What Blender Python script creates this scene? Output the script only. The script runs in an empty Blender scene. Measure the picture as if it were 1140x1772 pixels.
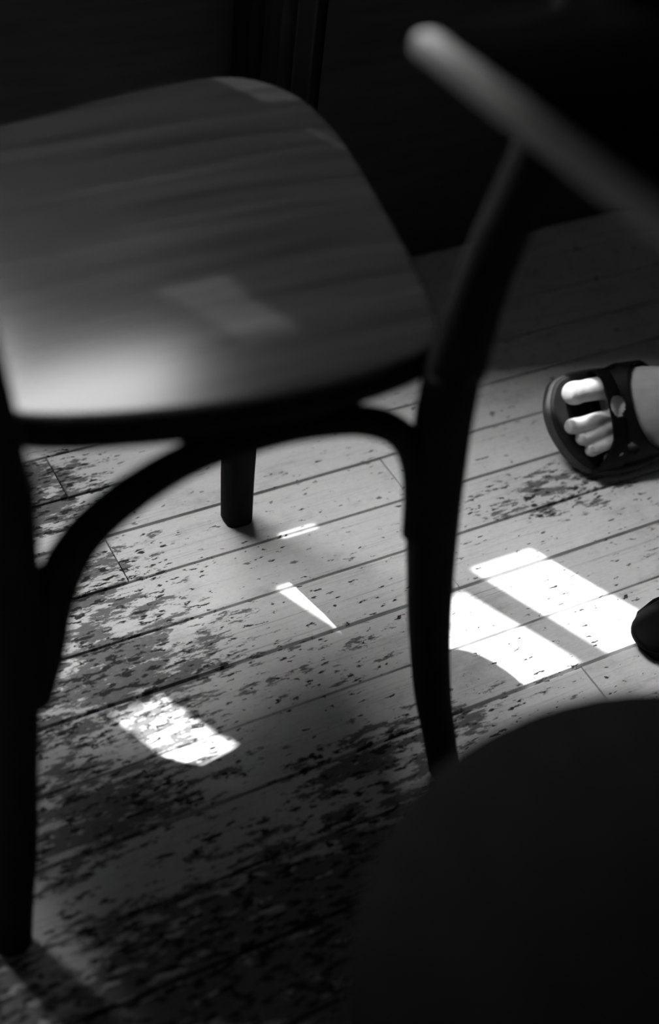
import bpy, bmesh, math, random
from mathutils import Vector, Matrix

random.seed(7)
sc = bpy.context.scene
COL = sc.collection

# ------------------------------------------------------------------ camera
PITCH, ROLL, HEAD = math.radians(43.5), math.radians(8.0), math.radians(33.649)
def cam_to_world(a, b, c):
    return Vector((a*math.cos(HEAD)+b*math.sin(HEAD), -a*math.sin(HEAD)+b*math.cos(HEAD), c))
fw = cam_to_world(0, math.cos(PITCH), -math.sin(PITCH))
rt0 = cam_to_world(1, 0, 0)
up0 = rt0.cross(fw)
rt = math.cos(ROLL)*rt0 + math.sin(ROLL)*up0
up = -math.sin(ROLL)*rt0 + math.cos(ROLL)*up0
camd = bpy.data.cameras.new('camera')
cam = bpy.data.objects.new('camera', camd); COL.objects.link(cam)
cam.matrix_world = Matrix(((rt.x, up.x, -fw.x, 0), (rt.y, up.y, -fw.y, 0), (rt.z, up.z, -fw.z, 1.0), (0, 0, 0, 1)))
camd.sensor_fit = 'VERTICAL'; camd.sensor_height = 36; camd.sensor_width = 36*1140/1772
camd.lens = 50; camd.clip_start = .02
camd.dof.use_dof = True; camd.dof.focus_distance = 1.36; camd.dof.aperture_fstop = 2.4
sc.camera = cam

# ------------------------------------------------------------------ sky, sun, exposure
w = bpy.data.worlds.new('sky'); sc.world = w; w.use_nodes = True
w.node_tree.nodes['Background'].inputs[0].default_value = (1, 1, 1, 1)
w.node_tree.nodes['Background'].inputs[1].default_value = 17.0
SUN_AZ, SUN_EL = math.radians(-66), math.radians(56)
sdir = Vector((math.cos(SUN_AZ)*math.cos(SUN_EL), math.sin(SUN_AZ)*math.cos(SUN_EL), -math.sin(SUN_EL)))
sl = bpy.data.lights.new('sun', 'SUN'); sl.energy = 12; sl.angle = math.radians(.55)
so = bpy.data.objects.new('sun', sl); COL.objects.link(so)
so.rotation_euler = sdir.to_track_quat('-Z', 'Y').to_euler(); so.location = (-1, 3, 4)
vs = sc.view_settings
vs.view_transform = 'Standard'; vs.look = 'None'; vs.gamma = 1; vs.use_curve_mapping = False
vs.exposure = 0.0

# ------------------------------------------------------------------ helpers
def tag(o, label=None, cat=None, group=None, kind=None):
    if label: o['label'] = label
    if cat: o['category'] = cat
    if group: o['group'] = group
    if kind: o['kind'] = kind
    return o
def empty(name, loc=(0, 0, 0), **k):
    o = bpy.data.objects.new(name, None); COL.objects.link(o); o.location = loc; o.empty_display_size = .05
    return tag(o, **k)
def link(name, me, m=None, parent=None, smooth=False, **k):
    o = bpy.data.objects.new(name, me); COL.objects.link(o)
    if m and not me.materials: me.materials.append(m)
    if smooth:
        for p in me.polygons: p.use_smooth = True
    if parent:
        o.parent = parent
        par = Matrix.Identity(4); chain = []
        q = parent
        while q: chain.append(q); q = q.parent
        for q in reversed(chain): par = par @ q.matrix_parent_inverse @ q.matrix_basis
        o.matrix_parent_inverse = par.inverted()
    return tag(o, **k)
def bm_obj(name, bm, m, parent=None, smooth=False, **k):
    bmesh.ops.recalc_face_normals(bm, faces=bm.faces)
    me = bpy.data.meshes.new(name); bm.to_mesh(me); bm.free()
    return link(name, me, m, parent, smooth, **k)
def box(bm, x0, x1, y0, y1, z0, z1, bev=0):
    b = bmesh.new()
    v = bmesh.ops.create_cube(b, size=1)['verts']
    for q in v: q.co = Vector(((x0+x1)/2+q.co.x*(x1-x0), (y0+y1)/2+q.co.y*(y1-y0), (z0+z1)/2+q.co.z*(z1-z0)))
    if bev: bmesh.ops.bevel(b, geom=b.edges[:], offset=bev, segments=2, affect='EDGES', profile=.6)
    me = bpy.data.meshes.new('t'); b.to_mesh(me); b.free(); bm.from_mesh(me); bpy.data.meshes.remove(me)
def box_obj(name, x0, x1, y0, y1, z0, z1, m, parent=None, bev=0, **k):
    bm = bmesh.new(); box(bm, x0, x1, y0, y1, z0, z1, bev); return bm_obj(name, bm, m, parent, **k)
def cr(pts, n=8, closed=False):
    P = [Vector(p) for p in pts]; out = []; N = len(P)
    rng = range(N) if closed else range(N-1)
    for i in rng:
        if closed: a, b, c, d = P[(i-1) % N], P[i], P[(i+1) % N], P[(i+2) % N]
        else: a, b, c, d = P[max(i-1, 0)], P[i], P[i+1], P[min(i+2, N-1)]
        for k in range(n):
            t = k/n
            out.append(.5*((2*b)+(c-a)*t+(2*a-5*b+4*c-d)*t*t+(3*b-a-3*c+d)*t**3))
    if not closed: out.append(P[-1].copy())
    return out
def sweep(bm, pts, n=6, sides=14, expo=1.0, refdir=(0, 1, 0)):
    """pts: (x,y,z,r) or (x,y,z,ra,rb); ra across refdir-normal, rb along refdir"""
    P4 = []
    full = [tuple(p)+((p[3],) if len(p) == 4 else ()) for p in pts]
    pos = cr([p[:3] for p in full], n); ra = cr([(p[3], p[4], 0) for p in full], n)
    rings = []
    rd = Vector(refdir)
    for i, p in enumerate(pos):
        t = (pos[min(i+1, len(pos)-1)]-pos[max(i-1, 0)]).normalized()
        b = (rd-t*rd.dot(t)).normalized(); a = b.cross(t).normalized()
        ring = []
        for k in range(sides):
            th = 2*math.pi*k/sides; c, s = math.cos(th), math.sin(th)
            c = math.copysign(abs(c)**expo, c); s = math.copysign(abs(s)**expo, s)
            ring.append(bm.verts.new(p+a*c*ra[i].x+b*s*ra[i].y))
        rings.append(ring)
    for i in range(len(rings)-1):
        for k in range(sides):
            bm.faces.new((rings[i][k], rings[i][(k+1) % sides], rings[i+1][(k+1) % sides], rings[i+1][k]))
    bm.faces.new(rings[0][::-1]); bm.faces.new(rings[-1])
def sweep_obj(name, pts, m, parent, **k):
    bm = bmesh.new(); sweep(bm, pts, **k); o = bm_obj(name, bm, m, parent, True); return o
def lathe(bm, prof, cx, cy, seg=40):
    rings = [[bm.verts.new((cx+r*math.cos(2*math.pi*k/seg), cy+r*math.sin(2*math.pi*k/seg), z)) for k in range(seg)] for r, z in prof]
    for a, b in zip(rings, rings[1:]):
        for k in range(seg): bm.faces.new((a[k], a[(k+1) % seg], b[(k+1) % seg], b[k]))
    bm.faces.new(rings[0][::-1]); bm.faces.new(rings[-1])

# ------------------------------------------------------------------ materials (black-and-white photograph: grey values)
def mat(name):
    m = bpy.data.materials.new(name); m.use_nodes = True
    nt = m.node_tree; b = nt.nodes['Principled BSDF']; return m, nt, b
def N(nt, typ, **k):
    n = nt.nodes.new(typ)
    for a, v in k.items(): setattr(n, a, v)
    return n
def grainy(name, lo, hi, rough, scale=(8, 8, 8), nscale=6, spec=.5, bump=.0, coat=0):
    m, nt, b = mat(name)
    tc = N(nt, 'ShaderNodeNewGeometry'); mp = N(nt, 'ShaderNodeMapping'); mp.inputs['Scale'].default_value = scale
    no = N(nt, 'ShaderNodeTexNoise'); no.inputs['Scale'].default_value = nscale; no.inputs['Detail'].default_value = 5
    r = N(nt, 'ShaderNodeValToRGB'); e = r.color_ramp.elements
    e[0].position = .3; e[1].position = .7; e[0].color = (lo, lo, lo, 1); e[1].color = (hi, hi, hi, 1)
    nt.links.new(tc.outputs['Position'], mp.inputs[0]); nt.links.new(mp.outputs[0], no.inputs[0])
    nt.links.new(no.outputs[0], r.inputs[0]); nt.links.new(r.outputs[0], b.inputs['Base Color'])
    b.inputs['Roughness'].default_value = rough; b.inputs['Specular IOR Level'].default_value = spec
    if coat: b.inputs['Coat Weight'].default_value = coat; b.inputs['Coat Roughness'].default_value = rough
    if bump:
        bp = N(nt, 'ShaderNodeBump'); bp.inputs['Strength'].default_value = bump; bp.inputs['Distance'].default_value = .002
        nt.links.new(no.outputs[0], bp.inputs['Height']); nt.links.new(bp.outputs[0], b.inputs['Normal'])
    return m
M_seat = grainy('varnished_seat', .005, .014, .22, (3, 60, 3), 1.4, .14)
M_chair = grainy('dark_bentwood', .008, .013, .6, (20, 20, 3), 4, .01)
M_plaster = grainy('dark_plaster', .11, .15, .9, (1, 1, 1), 9, .1)
M_blocker = grainy('dark_sky_blocker', .006, .012, .95, (1, 1, 1), 4, .0)
M_block_sheet = grainy('dark_blocking_sheet', .008, .011, .95, (1, 1, 1), 30, .0)
M_wframe = grainy('painted_window_wood', .05, .08, .6, (1, 1, 1), 9, .3)
M_board = grainy('dark_stained_board', .035, .05, .8, (2, 2, 20), 5, .1)
M_top = grainy('black_linoleum', .002, .003, .9, (1, 1, 1), 40, .0)
M_edge = grainy('worn_table_edge', .17, .25, .6, (30, 3, 3), 4, .3)
M_stool = grainy('black_leather', .002, .003, .9, (1, 1, 1), 60, .02, .2)
M_skin = grainy('skin', .38, .46, .42, (1, 1, 1), 60, .4, .05)
M_nail = grainy('toenail', .42, .48, .3, (1, 1, 1), 60, .5)
M_strap = grainy('black_sandal_leather', .003, .006, .5, (1, 1, 1), 80, .12)
M_footbed = grainy('sandal_footbed', .008, .014, .7, (1, 1, 1), 60, .2)
M_rim = grainy('sandal_rim_rubber', .04, .06, .6, (1, 1, 1), 60, .3)
M_cloth = grainy('black_trouser_cloth', .006, .010, .95, (1, 1, 1), 200, .05, .3)
M_shoe = grainy('black_shoe_leather', .002, .004, .6, (1, 1, 1), 60, .06)
M_sub = grainy('subfloor_dirt', .002, .004, .95, (1, 1, 1), 30, .0)
def frosted():                      # milk-glass panes made to glow by emission, in place of daylight
    m, nt, b = mat('glowing_milk_glass')
    b.inputs['Base Color'].default_value = (.7, .7, .7, 1); b.inputs['Roughness'].default_value = .4
    b.inputs['Emission Color'].default_value = (1, 1, 1, 1); b.inputs['Emission Strength'].default_value = PANE
    return m
PANE = 53.0
M_frost = frosted()

def floor_mat():
    m, nt, b = mat('worn_painted_boards'); L = nt.links.new
    geo = N(nt, 'ShaderNodeNewGeometry'); oi = N(nt, 'ShaderNodeObjectInfo')
    def noise(scale3, s, det=6, rough=.6, per_plank=True, dist=0):
        mp = N(nt, 'ShaderNodeMapping'); mp.inputs['Scale'].default_value = scale3
        L(geo.outputs['Position'], mp.inputs[0])
        if per_plank:
            mul = N(nt, 'ShaderNodeMath', operation='MULTIPLY'); mul.inputs[1].default_value = 37.0
            L(oi.outputs['Random'], mul.inputs[0]); cb = N(nt, 'ShaderNodeCombineXYZ')
            L(mul.outputs[0], cb.inputs[2]); L(cb.outputs[0], mp.inputs['Location'])
        n = N(nt, 'ShaderNodeTexNoise'); n.inputs['Scale'].default_value = s; n.inputs['Detail'].default_value = det
        n.inputs['Roughness'].default_value = rough; n.inputs['Distortion'].default_value = dist
        L(mp.outputs[0], n.inputs[0]); return n.outputs[0]
    def math2(op, a, bb, clamp=False):
        n = N(nt, 'ShaderNodeMath', operation=op); n.use_clamp = clamp
        for i, x in enumerate((a, bb)):
            if isinstance(x, (int, float)): n.inputs[i].default_value = x
            else: L(x, n.inputs[i])
        return n.outputs[0]
    def ramp(x, lo, hi):
        n = N(nt, 'ShaderNodeMapRange', interpolation_type='SMOOTHSTEP')
        n.inputs['From Min'].default_value = lo; n.inputs['From Max'].default_value = hi
        L(x, n.inputs['Value']); return n.outputs[0]
    # blobs of worn paint; several also darken the floor where shade falls
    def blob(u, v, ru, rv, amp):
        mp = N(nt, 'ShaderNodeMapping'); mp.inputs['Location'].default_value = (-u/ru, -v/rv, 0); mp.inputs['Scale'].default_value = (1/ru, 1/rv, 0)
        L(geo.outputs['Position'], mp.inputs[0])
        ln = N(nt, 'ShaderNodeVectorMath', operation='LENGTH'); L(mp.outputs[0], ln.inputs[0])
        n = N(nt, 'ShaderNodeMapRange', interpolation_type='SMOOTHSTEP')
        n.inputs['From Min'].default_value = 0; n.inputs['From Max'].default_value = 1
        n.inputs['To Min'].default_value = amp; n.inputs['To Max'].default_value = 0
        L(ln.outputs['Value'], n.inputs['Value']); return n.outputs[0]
    wear_shade = None
    for bl in WEAR_SHADE:
        o = blob(*bl); wear_shade = o if wear_shade is None else math2('MAXIMUM', wear_shade, o)
    # broad worn layer (bare grey wood) with ragged edges drawn out along the boards
    n1 = noise((10, 34, 10), 2.6, 9, .72)
    worn = ramp(math2('ADD', n1, wear_shade), .635, .68)
    # dark chips
    n2 = noise((30, 85, 30), 2.3, 5, .6)
    chips = ramp(math2('ADD', n2, math2('MULTIPLY', wear_shade, .45)), .635, .67)
    # fine scratches along the boards
    n3 = noise((6, 260, 6), 1.6, 5, .6)
    scr = ramp(n3, .52, .72)
    fine = noise((60, 160, 60), 3, 4, .6)
    tone = noise((3, 6, 3), 1.5, 3, .5)
    # paint tone
    pt = math2('ADD', math2('MULTIPLY', tone, .22), math2('MULTIPLY', fine, .20))
    pt = math2('ADD', pt, .54)
    pt = math2('ADD', pt, math2('MULTIPLY', math2('SUBTRACT', oi.outputs['Random'], .5), .07))
    pt = math2('SUBTRACT', pt, math2('MULTIPLY', scr, .15))
    spk = ramp(noise((90, 200, 90), 2.2, 4, .7), .60, .72)
    lng = ramp(noise((2.2, 190, 2), 1.3, 6, .65, True, .4), .60, .68)
    stn = ramp(noise((7, 13, 7), 1.7, 7, .7), .50, .75)
    pt = math2('SUBTRACT', pt, math2('MULTIPLY', spk, .16))
    pt = math2('SUBTRACT', pt, math2('MULTIPLY', lng, .20))
    pt = math2('SUBTRACT', pt, math2('MULTIPLY', stn, .22))
    pt = math2('MAXIMUM', pt, .08)
    wt = math2('ADD', math2('MULTIPLY', fine, .20), .09)
    wt = math2('SUBTRACT', wt, math2('MULTIPLY', scr, .03))
    def mix(f, a, bb):
        n = N(nt, 'ShaderNodeMix'); n.data_type = 'FLOAT'
        L(f, n.inputs[0])
        for i, x in ((2, a), (3, bb)):
            if isinstance(x, (int, float)): n.inputs[i].default_value = x
            else: L(x, n.inputs[i])
        return n.outputs[0]
    c = mix(worn, pt, wt); c = mix(chips, c, .035)
    cc = N(nt, 'ShaderNodeCombineColor'); [L(c, cc.inputs[i]) for i in range(3)]
    L(cc.outputs[0], b.inputs['Base Color'])
    rg = mix(worn, .55, .8); L(rg, b.inputs['Roughness']); b.inputs['Specular IOR Level'].default_value = .2
    h = math2('SUBTRACT', math2('MULTIPLY', fine, .15), math2('ADD', math2('MULTIPLY', worn, .6), chips))
    bp = N(nt, 'ShaderNodeBump'); bp.inputs['Strength'].default_value = .5; bp.inputs['Distance'].default_value = .0008
    L(h, bp.inputs['Height']); L(bp.outputs[0], b.inputs['Normal'])
    return m
WEAR_SHADE = [(.29, .77, .22, .17, .245), (.24, .64, .22, .12, .21), (.30, .88, .19, .09, .21), (.29, 1.01, .18, .11, .30),
        (.83, .815, .17, .07, .19), (.95, .72, .16, .06, .10), (.50, .595, .25, .06, .20), (.20, .45, .35, .14, .22), (.07, .50, .13, .13, .4), (.38, .46, .6, .19, .28), (.47, .70, .2, .08, .1)]  # near-floor, left-corner and behind-arch blobs paint in shade along with worn paint
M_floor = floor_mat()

# ------------------------------------------------------------------ the room
floor = box_obj('floor', -1.4, 2.3, -1.6, 1.40, -.06, -.022, M_sub, kind='structure')
V0, DV = .6683, .0654
JOINTS = {3: [.36, .673], 1: [.653, 1.42], -2: [.706], 5: [.348, 1.31], 0: [-.31, 1.22], 2: [-.4, 1.2], 4: [-.2, 1.37], -1: [-.35, 1.3], -3: [.02, 1.1]}
k0 = int((-1.55-V0)/DV); k1 = int((1.26-V0)/DV)
for k in range(k0, k1+1):
    js = JOINTS.get(k) or sorted(random.uniform(-1.1, 2.0) for _ in range(2))
    xs = [-1.38]+list(js)+[2.28]
    ga = .0013+.0006*random.random(); gb = .0013+.0006*random.random()
    for a, b2 in zip(xs, xs[1:]):
        y0, y1 = V0+k*DV+ga, min(V0+(k+1)*DV-gb, 1.249)
        dz = random.uniform(-.0005, .0005)
        x0, x1 = a+.0006, b2-.0006
        bm = bmesh.new(); box(bm, -(x1-x0)/2, (x1-x0)/2, -(y1-y0)/2, (y1-y0)/2, -.022, 0, .0006)
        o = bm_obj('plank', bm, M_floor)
        o.location = ((x0+x1)/2, (y0+y1)/2, dz); o.parent = floor

WV = 1.25                       # inner face of the window wall
TH = .012
RECTS = {                      # openings: u0,u1,z0,z1 on the wall
    'main': (.0, .312, .95, 1.42),
    'side': (.312, .60, 1.115, 1.42),
    'A2': (.318, .370, .905, 1.064),
    'A': (.370, .53, .80, 1.064),
    'B': (.282, .304, .725, .865),
    'C': (.046, .100, .85, .95),
    'D': (.345, .390, .620, .648),
    'E': (.050, .094, 1.375, 1.505),
    'F': (.669, .712, .657, .752)}
def wall_with_holes(name, u0, u1, z0, z1, holes, m):
    us = sorted({u0, u1, *[h[0] for h in holes], *[h[1] for h in holes]})
    zs = sorted({z0, z1, *[h[2] for h in holes], *[h[3] for h in holes]})
    bm = bmesh.new()
    for a, b2 in zip(us, us[1:]):
        run = None
        for c, d in zip(zs, zs[1:]):
            inside = any(h[0] <= (a+b2)/2 <= h[1] and h[2] <= (c+d)/2 <= h[3] for h in holes)
            if inside:
                if run: box(bm, a, b2, WV, WV+TH, run[0], run[1]); run = None
            else: run = (run[0], d) if run else (c, d)
        if run: box(bm, a, b2, WV, WV+TH, run[0], run[1])
    return bm_obj(name, bm, m, kind='structure')
wall_with_holes('wall_far', -1.4, 2.3, -.05, 2.5, list(RECTS.values()), M_board)
box_obj('wall_left', -1.5, -1.4, -1.6, 1.35, -.05, 2.5, M_plaster, kind='structure')
box_obj('wall_right', 2.3, 2.4, -1.6, 1.35, -.05, 2.5, M_plaster, kind='structure')
box_obj('wall_back', -1.5, 2.4, -1.7, -1.6, -.05, 2.5, M_plaster, kind='structure')
box_obj('ceiling', -1.5, 2.4, -1.7, 1.35, 2.5, 2.6, M_plaster, kind='structure')
# window of frosted panes with two clear ones
wn = empty('window_1', (.05, WV+.01, .95), kind='structure')
mw = .001
PANES = [(.314, .60, 1.115, 1.42), (.0, .046, .95, 1.20), (.046, .100, 1.0, 1.20), (.100, .312, .95, 1.20), (.0, .050, 1.20, 1.42), (.050, .098, 1.20, 1.375), (.098, .312, 1.20, 1.42)]
for a, b2, c, d in PANES:
    box_obj('pane', a+mw, b2-mw, WV+.005, WV+.008, c+mw, d-mw, M_frost, wn)
for a, b2, z in ((.0, .312, 1.20), (.050, .098, 1.375), (.046, .1, 1.0)): box_obj('glazing_bar', a, b2, WV+.001, WV+.011, z-.003, z+.003, M_wframe, wn)
bm = bmesh.new()
a, b2, c, d = RECTS['main']
box(bm, a-.03, a, WV-.006, WV, c-.02, d+.03); box(bm, .60, .615, WV-.006, WV, 1.115, d+.03)
box(bm, a, .044, WV-.006, WV, c-.02, c); box(bm, .102, b2, WV-.006, WV, c-.02, c); box(bm, a, .046, WV-.006, WV, d, d+.03); box(bm, .104, .60, WV-.006, WV, d, d+.03)
bm_obj('window_frame', bm, M_wframe, wn)
wn2 = empty('window_2', (.45, WV+.01, .80), kind='structure')
box_obj('mullion', .4202, .4512, WV+.001, WV+.009, .80, 1.064, M_wframe, wn2)
box_obj('bottom_rail', .370, .4202, WV+.001, WV+.009, .80, .85, M_wframe, wn2)
bm = bmesh.new()
a, b2, c, d = RECTS['A']
box(bm, b2, b2+.03, WV-.006, WV, c-.03, d); box(bm, .40, b2, WV-.006, WV, c-.03, c)
bm_obj('window_frame', bm, M_wframe, wn2)
# added light blockers: a dark sheet beside the window, a slab outside
bm = bmesh.new(); n = 24; R_ = []
for z in (.012, .4, .9, 1.3, 1.72):
    R_.append([bm.verts.new((.632+.014*math.sin(i*1.9)+sd*.003, 1.088+.155*i/n, z)) for i in range(n+1) for sd in (0,)])
for a_, b_ in zip(R_, R_[1:]):
    for i in range(n): bm.faces.new((a_[i], a_[i+1], b_[i+1], b_[i]))
cu = bm_obj('light_blocking_sheet', bm, M_block_sheet, wn2, True); th = cu.modifiers.new('thick', 'SOLIDIFY'); th.thickness = .004  # added to keep window light off the far right floor
box_obj('sky_blocker_outside', .75, 3.2, 3.25, 3.45, -.05, 3.1, M_blocker, kind='structure')  # unseen slab, added to keep bright sky out of the seat's reflection

# ------------------------------------------------------------------ the bentwood chair
chair = empty('bentwood_chair', (.32, .75, 0), label='dark bentwood chair with varnished plywood seat and arched brace between its legs', cat='chair')
ctrl = [(.170, .620), (.215, .592), (.32, .569), (.42, .572), (.460, .592), (.483, .66), (.503, .75), (.518, .84), (.514, .905), (.478, .945),
        (.40, .946), (.32, .932), (.24, .920), (.16, .905), (.122, .87), (.123, .81), (.135, .74), (.148, .68)]
outl = [Vector((p.x, p.y)) for p in cr([(x, y, 0) for x, y in ctrl], 6, True)]
cen = sum(outl, Vector((0, 0)))/len(outl)
def rings(bm, prof, cap0, cap1):
    R = [[bm.verts.new((cen.x+(p.x-cen.x)*k, cen.y+(p.y-cen.y)*k, z)) for p in outl] for k, z in prof]
    n = len(outl)
    for a, b2 in zip(R, R[1:]):
        for k in range(n): bm.faces.new((a[k], a[(k+1) % n], b2[(k+1) % n], b2[k]))
    for cap, r in ((cap0, R[0]), (cap1, R[-1])):
        if cap:
            c = bm.verts.new((cen.x, cen.y, r[0].co.z))
            for k in range(n): bm.faces.new((r[k], r[(k+1) % n], c))
bm = bmesh.new()
rings(bm, [(.82, .457), (.825, .437), (.96, .436), (.985, .438), (1, .443), (1, .453), (.99, .457), (.82, .457)], False, False)
bm_obj('seat_frame', bm, M_chair, chair, True)
bm = bmesh.new()
prof = [(.95, .4572), (.985, .4574), (.996, .459), (.994, .4605), (.985, .4622)]
prof += [(1-q, .4676-.0050*max(0, 1-q/.55)**2) for q in (.025, .04, .06, .085, .115, .15, .19, .24, .30, .36, .43, .50, .57, .65, .75, .85, .95)]
rings(bm, prof, True, True)
bm_obj('seat_panel', bm, M_seat, chair, True)
# back legs run up into the back posts; r across, r along view
Rl = [(.524, .553, .0, .0125, .0125), (.511, .557, .055, .013, .013), (.497, .560, .11, .0142, .014), (.482, .564, .19, .0155, .0155), (.472, .566, .26, .017, .0165), (.463, .567, .33, .019, .017), (.457, .567, .40, .0195, .017), (.455, .566, .455, .0190, .0165)]
Ll = [(.1375, .553, .0, .0135, .0125), (.142, .557, .055, .0145, .013), (.147, .560, .11, .016, .014), (.151, .564, .19, .017, .0155), (.155, .566, .26, .018, .0165), (.158, .567, .33, .019, .017), (.159, .567, .40, .0195, .017), (.159, .566, .455, .0190, .0165)]
sweep_obj('leg', Rl, M_chair, chair, expo=.8); sweep_obj('leg', Ll, M_chair, chair, expo=.8)
hoop = [(.157, .566, .45, .0205, .0175), (.150, .563, .53, .0175, .016), (.140, .561, .62, .016, .015), (.137, .561, .72, .015, .015), (.150, .561, .81, .015, .015), (.20, .561, .865, .015, .015), (.31, .561, .882, .015, .015)]
hoop += [(.622-x+ (.0 if z > .5 else 0), y, z, a, b) for x, y, z, a, b in hoop[-2::-1]]
hoop[-1] = (.457, .566, .45, .0205, .0175); hoop[-2] = (.463, .563, .53, .0175, .016)
sweep_obj('back_hoop', hoop, M_chair, chair)
bm = bmesh.new()
for zz in (0,):
    n = 14; V = []
    for i in range(n+1):
        x = .146+(.476-.146)*i/n; y = .561-.012*math.sin(math.pi*i/n)*0
        V.append([bm.verts.new((x, y+dy, z)) for dy, z in ((-.006, .752), (-.006, .858-.02*abs(2*i/n-1)**3), (.006, .858-.02*abs(2*i/n-1)**3), (.006, .752))])
    for a, b2 in zip(V, V[1:]):
        for k in range(4): bm.faces.new((a[k], a[(k+1) % 4], b2[(k+1) % 4], b2[k]))
    bm.faces.new(V[0][::-1]); bm.faces.new(V[-1])
bm_obj('back_slat', bm, M_chair, chair)
# arched brace between the back legs
arch = [(.170, .567, .262, .013, .012), (.179, .568, .305, .0145, .012), (.187, .569, .348, .0145, .012), (.203, .571, .384, .014, .012), (.232, .573, .409, .013, .0115), (.275, .575, .4265, .011, .011), (.32, .576, .431, .0105, .011), (.362, .576, .4285, .0105, .011), (.400, .574, .420, .0105, .011), (.427, .572, .402, .0105, .011), (.442, .570, .374, .0105, .011), (.449, .568, .34, .0105, .011), (.452, .567, .305, .010, .010)]
sweep_obj('arched_brace', arch, M_chair, chair)
# front legs, straight tapered, and front arch
Fr = [(.4925, .906, 0, .0145, .014), (.487, .900, .06, .0148, .0145), (.482, .894, .12, .0155, .015), (.468, .88, .26, .018, .017), (.455, .872, .40, .0205, .02), (.452, .870, .44, .021, .021)]
Fl = [(.640-x, y-.01, z, a, b) for x, y, z, a, b in Fr]
sweep_obj('leg', Fr, M_chair, chair, expo=.6); sweep_obj('leg', Fl, M_chair, chair, expo=.6)
fa = [(.20, .868, .29, .010), (.215, .868, .36, .010), (.26, .868, .415, .010), (.32, .870, .427, .010), (.385, .875, .415, .010), (.432, .877, .36, .010), (.448, .878, .30, .010)]
sweep_obj('arched_brace', fa, M_chair, chair)

# ------------------------------------------------------------------ table at the right, its corner over the chair's back
table = empty('table', (.75, .15, 0), label='dark table whose pale worn edge runs diagonally across the upper right', cat='table')
def tb_mesh(x0, x1, y0, y1, z0, z1, bev, name, m):
    bm = bmesh.new(); box(bm, x0, x1, y0, y1, z0, z1, bev)
    rot = Matrix.Translation((.356, .523, 0)) @ Matrix.Rotation(math.radians(4.6), 4, 'Z')
    bm.transform(rot); return bm_obj(name, bm, m, table)
tb_mesh(.014, .80, -.80, -.014, .697, .7095, .001, 'table_top', M_top)
tb_mesh(0, .0135, -.814, 0, .699, .711, .0045, 'edge_strip', M_edge)
tb_mesh(.0135, .80, -.0135, 0, .699, .7105, .003, 'edge_strip', M_top)
bm = bmesh.new(); lathe(bm, [(.05, .03), (.034, .06), (.03, .3), (.034, .62), (.06, .697)], .80, .16); bm_obj('pedestal', bm, M_chair, table, True)
for k in range(4):
    a = math.radians(45+90*k); c, s = math.cos(a), math.sin(a)
    sweep_obj('pedestal_foot', [(.80+c*.03, .16+s*.03, .10, .02), (.80+c*.12, .16+s*.12, .075, .018), (.80+c*.22, .16+s*.22, .03, .016), (.80+c*.27, .16+s*.27, .016, .015)], M_chair, table, refdir=(0, 0, 1))

# ------------------------------------------------------------------ round stool in the near foreground
SX, SY = .350, .150
stool = empty('round_stool', (SX, SY, 0), label='black round stool seat filling the lower right foreground', cat='stool')
bm = bmesh.new(); lathe(bm, [(.14, .405), (.168, .41), (.174, .42), (.174, .436), (.168, .447), (.155, .452), (.10, .455), (.03, .456)], SX, SY, 56)
bm_obj('seat', bm, M_stool, stool, True)
for k in range(4):
    a = math.radians(20+90*k); c, s = math.cos(a), math.sin(a)
    sweep_obj('leg', [(SX+c*.15, SY+s*.15, 0, .012), (SX+c*.13, SY+s*.13, .2, .014), (SX+c*.11, SY+s*.11, .41, .015)], M_stool, stool)
bm = bmesh.new(); T = []
for k in range(32):
    a = 2*math.pi*k/32
    T.append([bm.verts.new((SX+(.128+.007*math.cos(b))*math.cos(a), SY+(.128+.007*math.cos(b))*math.sin(a), .2+.007*math.sin(b))) for b in [i*math.pi/3 for i in range(6)]])
for i in range(32):
    for k in range(6): bm.faces.new((T[i][k], T[(i+1) % 32][k], T[(i+1) % 32][(k+1) % 6], T[i][(k+1) % 6]))
bm_obj('foot_ring', bm, M_stool, stool, True)

# ------------------------------------------------------------------ sandalled foot at the right
RO = math.radians(41)
ex = Vector((-1, .13, -.02)).normalized()
ey = Vector((-.13, -math.cos(RO), -math.sin(RO))); ey = (ey-ex*ex.dot(ey)).normalized()
ez = ey.cross(ex)*-1
if ez.z < 0: ez = -ez
TIP = Vector((.852, .870, .0805))
def F(x, y, z): return TIP+ex*x+ey*y+ez*z
person = None
bm = bmesh.new()
def chain(pts, sides=16, n=6):   # pts local x,y,z,r with rounded ends
    full = []
    for i, p in enumerate(pts): full.append(p)
    w0 = [(*F(*p[:3]), p[3]) for p in full]
    sweep(bm, w0, n=n, sides=sides, refdir=tuple(ez))
toes = [(0, 0, .052, .0125), (.034, .004, .046, .0083), (.0485, -.006, .042, .0074), (.0625, -.014, .036, .0070), (.0745, -.034, .026, .0055)]
for i, (y, tx, ln, r) in enumerate(toes):
    z0 = r-.0125
    bz = .010 if i else .004
    pts = [(tx, y, z0, r*.25), (tx-r*.18, y, z0, r*.68), (tx-r*.55, y, z0+.0004, r*.95), (tx-r*1.1, y, z0+.0010, r*1.04), (tx-ln*.42, y-.0005*i, z0+bz*.55, r*.96), (tx-ln*.62, y-.001*i, z0+bz*.8, r*1.0), (tx-ln*.85, y-.002*i, z0+bz*.5, r*1.0), (tx-ln-.012, y-.003*i, z0-.002, r*.9)]
    chain(pts)
SEC = [(-.047, .0345, .036, .012), (-.055, .032, .045, .0235), (-.070, .031, .048, .031), (-.10, .031, .0455, .043), (-.13, .033, .039, .060), (-.16, .035, .035, .074), (-.19, .036, .033, .080), (-.22, .036, .031, .070), (-.245, .036, .026, .045), (-.257, .036, .014, .025)]
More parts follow.
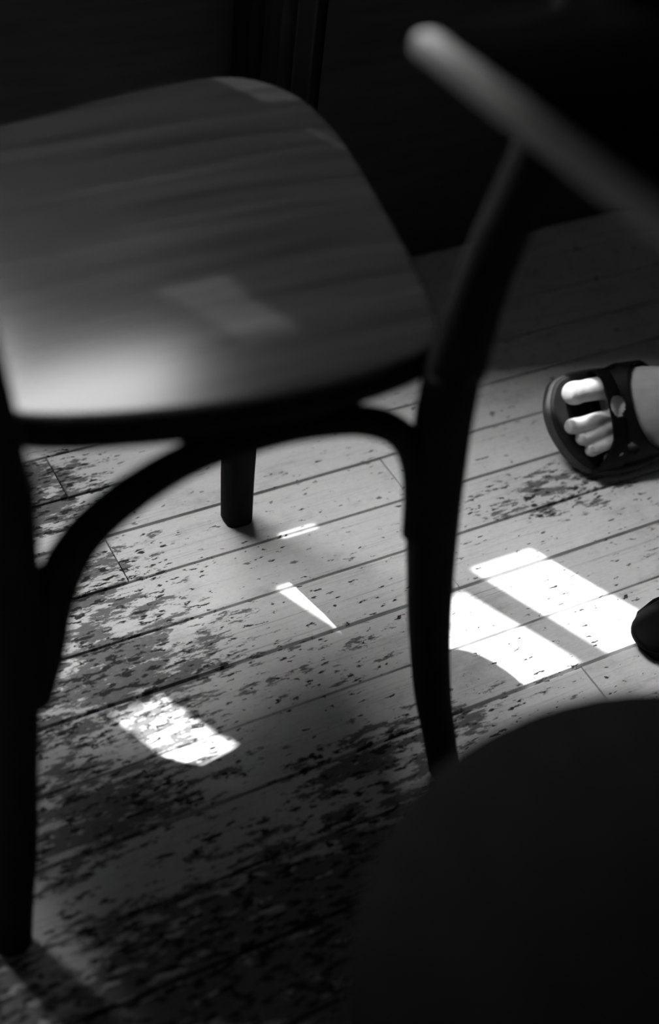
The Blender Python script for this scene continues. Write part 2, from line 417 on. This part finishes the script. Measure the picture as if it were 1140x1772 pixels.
def sec_at(x):
    for a, b2 in zip(SEC, SEC[1:]):
        if b2[0] <= x <= a[0]:
            t = (x-a[0])/(b2[0]-a[0]); return [a[i]+(b2[i]-a[i])*t for i in range(4)]
    return list(SEC[0] if x > SEC[0][0] else SEC[-1])
def sec_ring(x, off=0, n=24):
    _, yc, hw, h = sec_at(x); out = []
    for k in range(n):
        a = 2*math.pi*k/n; c, s = math.cos(a), math.sin(a)
        if s >= 0:
            sk = yc-.012*s*max(0, 1-(x+.16)/-.16 if x < -.0 else 0)*0
            out.append((x, yc+(hw+off)*c - s*.010, -.0125+(h+off)*s))
        else: out.append((x, yc+(hw+off)*c*.95, -.0125+.004*s))
    return out
prev = None; first = None
for i in range(33):
    x = SEC[0][0]+(SEC[-1][0]-SEC[0][0])*i/32
    ring = [bm.verts.new(F(*p)) for p in sec_ring(x)]
    if prev:
        for k in range(24): bm.faces.new((prev[k], prev[(k+1) % 24], ring[(k+1) % 24], ring[k]))
    else: bm.faces.new(ring[::-1])
    prev = ring
bm.faces.new(prev)
ank = F(-.195, .036, .035); 
sweep(bm, [(*ank, .036), (ank.x+.02, ank.y+.03, ank.z+.07, .036), (ank.x+.05, ank.y+.05, ank.z+.20, .046), (ank.x+.07, ank.y+.05, ank.z+.36, .052), (ank.x+.10, ank.y+.05, ank.z+.40, .05)], sides=20)
body = bm_obj('person', bm, M_skin, None, True, label='bare toes of a person in a black sandal at the right edge', cat='person')
rm = body.modifiers.new('remesh', 'REMESH'); rm.mode = 'VOXEL'; rm.voxel_size = .0016; rm.use_smooth_shade = True
sm = body.modifiers.new('smooth', 'SMOOTH'); sm.iterations = 4; sm.factor = .5
# toenails
for i, (y, tx, ln, r) in enumerate(toes[:4]):
    bm = bmesh.new(); n = 6
    G = [[bm.verts.new(F(tx-r*.15-r*1.0*a/n, y+math.sin((b/n-.5)*1.5)*r*.95, (r-.0125)+.0006+math.cos((b/n-.5)*1.5)*r*(1.0 if a > 1 else .80+.1*a))) for b in range(n+1)] for a in range(n+1)]
    for a in range(n):
        for b in range(n): bm.faces.new((G[a][b], G[a][b+1], G[a+1][b+1], G[a+1][b]))
    o = bm_obj('toenail', bm, M_nail, body, True)
    so_ = o.modifiers.new('thick', 'SOLIDIFY'); so_.thickness = .0008
# trouser leg
bm = bmesh.new()
sweep(bm, [(ank.x+.028, ank.y+.037, ank.z+.11, .062), (ank.x+.045, ank.y+.048, ank.z+.20, .066), (ank.x+.07, ank.y+.05, ank.z+.33, .07), (ank.x+.12, ank.y+.05, ank.z+.42, .078), (ank.x+.30, ank.y+.04, ank.z+.44, .085), (ank.x+.55, ank.y+.03, ank.z+.45, .095)], sides=20)
bm_obj('trouser_leg', bm, M_cloth, body, True)
# sandal
sandal = empty('sandal', tuple(F(-.1, .03, -.03)), ); sandal.parent = body
soleO = [(.009, -.004), (.014, .018), (.011, .040), (.0, .064), (-.018, .083), (-.05, .092), (-.085, .090), (-.13, .078), (-.18, .073), (-.24, .070), (-.268, .055), (-.276, .034), (-.268, .012), (-.24, .0), (-.18, .0), (-.13, -.006), (-.08, -.020), (-.04, -.025), (-.005, -.021)]
so2 = cr([(x, y, 0) for x, y in soleO], 5, True)
def sole(name, z0, z1, ins, m):
    bm = bmesh.new(); c = Vector((-.12, .035, 0)); R = []
    for z, k in ((z0, ins+.003), (z0+.002, ins), (z1-.002, ins), (z1, ins+.002)):
        R.append([bm.verts.new(F(p.x+(c.x-p.x)*k/.1, p.y+(c.y-p.y)*k/.05, z)) for p in so2])
    n = len(so2)
    for a, b2 in zip(R, R[1:]):
        for k in range(n): bm.faces.new((a[k], a[(k+1) % n], b2[(k+1) % n], b2[k]))
    bm.faces.new(R[0][::-1]); bm.faces.new(R[-1]); return bm_obj(name, bm, m, body, False)
sole('sandal_sole', -.030, -.0165, 0, M_rim)
sole('sandal_footbed', -.0165, -.0130, .002, M_footbed)
bpy.data.objects.remove(sandal)
def strap(front, back, name, holes=(), off=.0035, n1=28, n2=90):
    bm = bmesh.new(); G = {}
    for j in range(n2+1):
        a = math.pi*1.06*j/n2-.03*math.pi     # 0 = outer side, pi = inner side
        xf, xb = front(j/n2), back(j/n2)
        for i in range(n1+1):
            x = xf+(xb-xf)*i/n1; _, yc, hw, h = sec_at(x)
            if x > -.055: yc, hw, h = .0335, .0475, .0255
            c, s = math.cos(a), math.sin(a)
            G[i, j] = bm.verts.new(F(x, yc+(hw+off)*c-max(s, 0)*.010, -.0125+(h+off)*max(s, -.1)))
    for j in range(n2):
        for i in range(n1):
            fi, fj = (i+.5)/n1, (j+.5)/n2
            if any(((fi-h[0])/h[2])**2+((fj-h[1])/h[3])**2 < 1 for h in holes): continue
            bm.faces.new((G[i, j], G[i+1, j], G[i+1, j+1], G[i, j+1]))
    bmesh.ops.delete(bm, geom=[v for v in bm.verts if not v.link_faces], context='VERTS')
    o = bm_obj(name, bm, M_strap, body, True)
    t = o.modifiers.new('thick', 'SOLIDIFY'); t.thickness = .003; t.offset = 1
    return o
strap(lambda t: -.040+.020*max(0, 1-t/.3), lambda t: -.060-.055*abs(2*t-1)**2.2-.006, 'sandal_vamp', [(.40, .50, .36, .07), (.42, .84, .22, .04), (.6, .2, .12, .04)])
strap(lambda t: -.175, lambda t: -.195, 'ankle_strap')

# ------------------------------------------------------------------ dark shoe toe at the right edge
p2 = None
def shoe_ring(x, hw, h, yc=.598): 
    out = []
    for k in range(20):
        a = 2*math.pi*k/20; c, s = math.cos(a), math.sin(a)
        out.append((x, yc+hw*c, .014+h*s if s > 0 else .014+.004*s))
    return out
bm = bmesh.new(); prev = None
SH = [(.764, .008, .003), (.769, .017, .006), (.781, .027, .009), (.805, .034, .013), (.84, .037, .018), (.88, .037, .030), (.92, .036, .052), (.96, .035, .085), (1.0, .035, .09), (1.04, .032, .07), (1.055, .02, .05)]
for s in SH:
    ring = [bm.verts.new(p) for p in shoe_ring(*s)]
    if prev:
        for k in range(20): bm.faces.new((prev[k], prev[(k+1) % 20], ring[(k+1) % 20], ring[k]))
    else: bm.faces.new(ring[::-1])
    prev = ring
bm.faces.new(prev)
bm2 = bmesh.new()
sweep(bm2, [(.985, .616, .075, .05), (.995, .618, .18, .056), (1.01, .62, .32, .062), (1.04, .62, .43, .07), (1.15, .62, .47, .078), (1.38, .62, .48, .088)], sides=20)
leg2 = bm_obj('person', bm2, M_cloth, None, True, label='dark leg of a person wearing a black shoe below the sandal', cat='person')
sh = bm_obj('shoe', bm, M_shoe, leg2, True); ss = sh.modifiers.new('s', 'SUBSURF'); ss.levels = 1; ss.render_levels = 1
bm = bmesh.new(); R = []
for z in (0.0005, .0125):
    R.append([bm.verts.new((x, .598+(y-.616)*.8, z)) for x, y in [(.772, .616), (.776, .638), (.79, .656), (.815, .665), (.85, .667), (.90, .662), (.96, .655), (1.03, .653), (1.055, .64), (1.062, .616), (1.055, .592), (1.03, .579), (.96, .577), (.90, .570), (.85, .565), (.815, .567), (.79, .576), (.776, .594)]])
n = len(R[0])
for k in range(n): bm.faces.new((R[0][k], R[0][(k+1) % n], R[1][(k+1) % n], R[1][k]))
bm.faces.new(R[0][::-1]); bm.faces.new(R[1]); bm_obj('shoe_sole', bm, M_shoe, leg2)
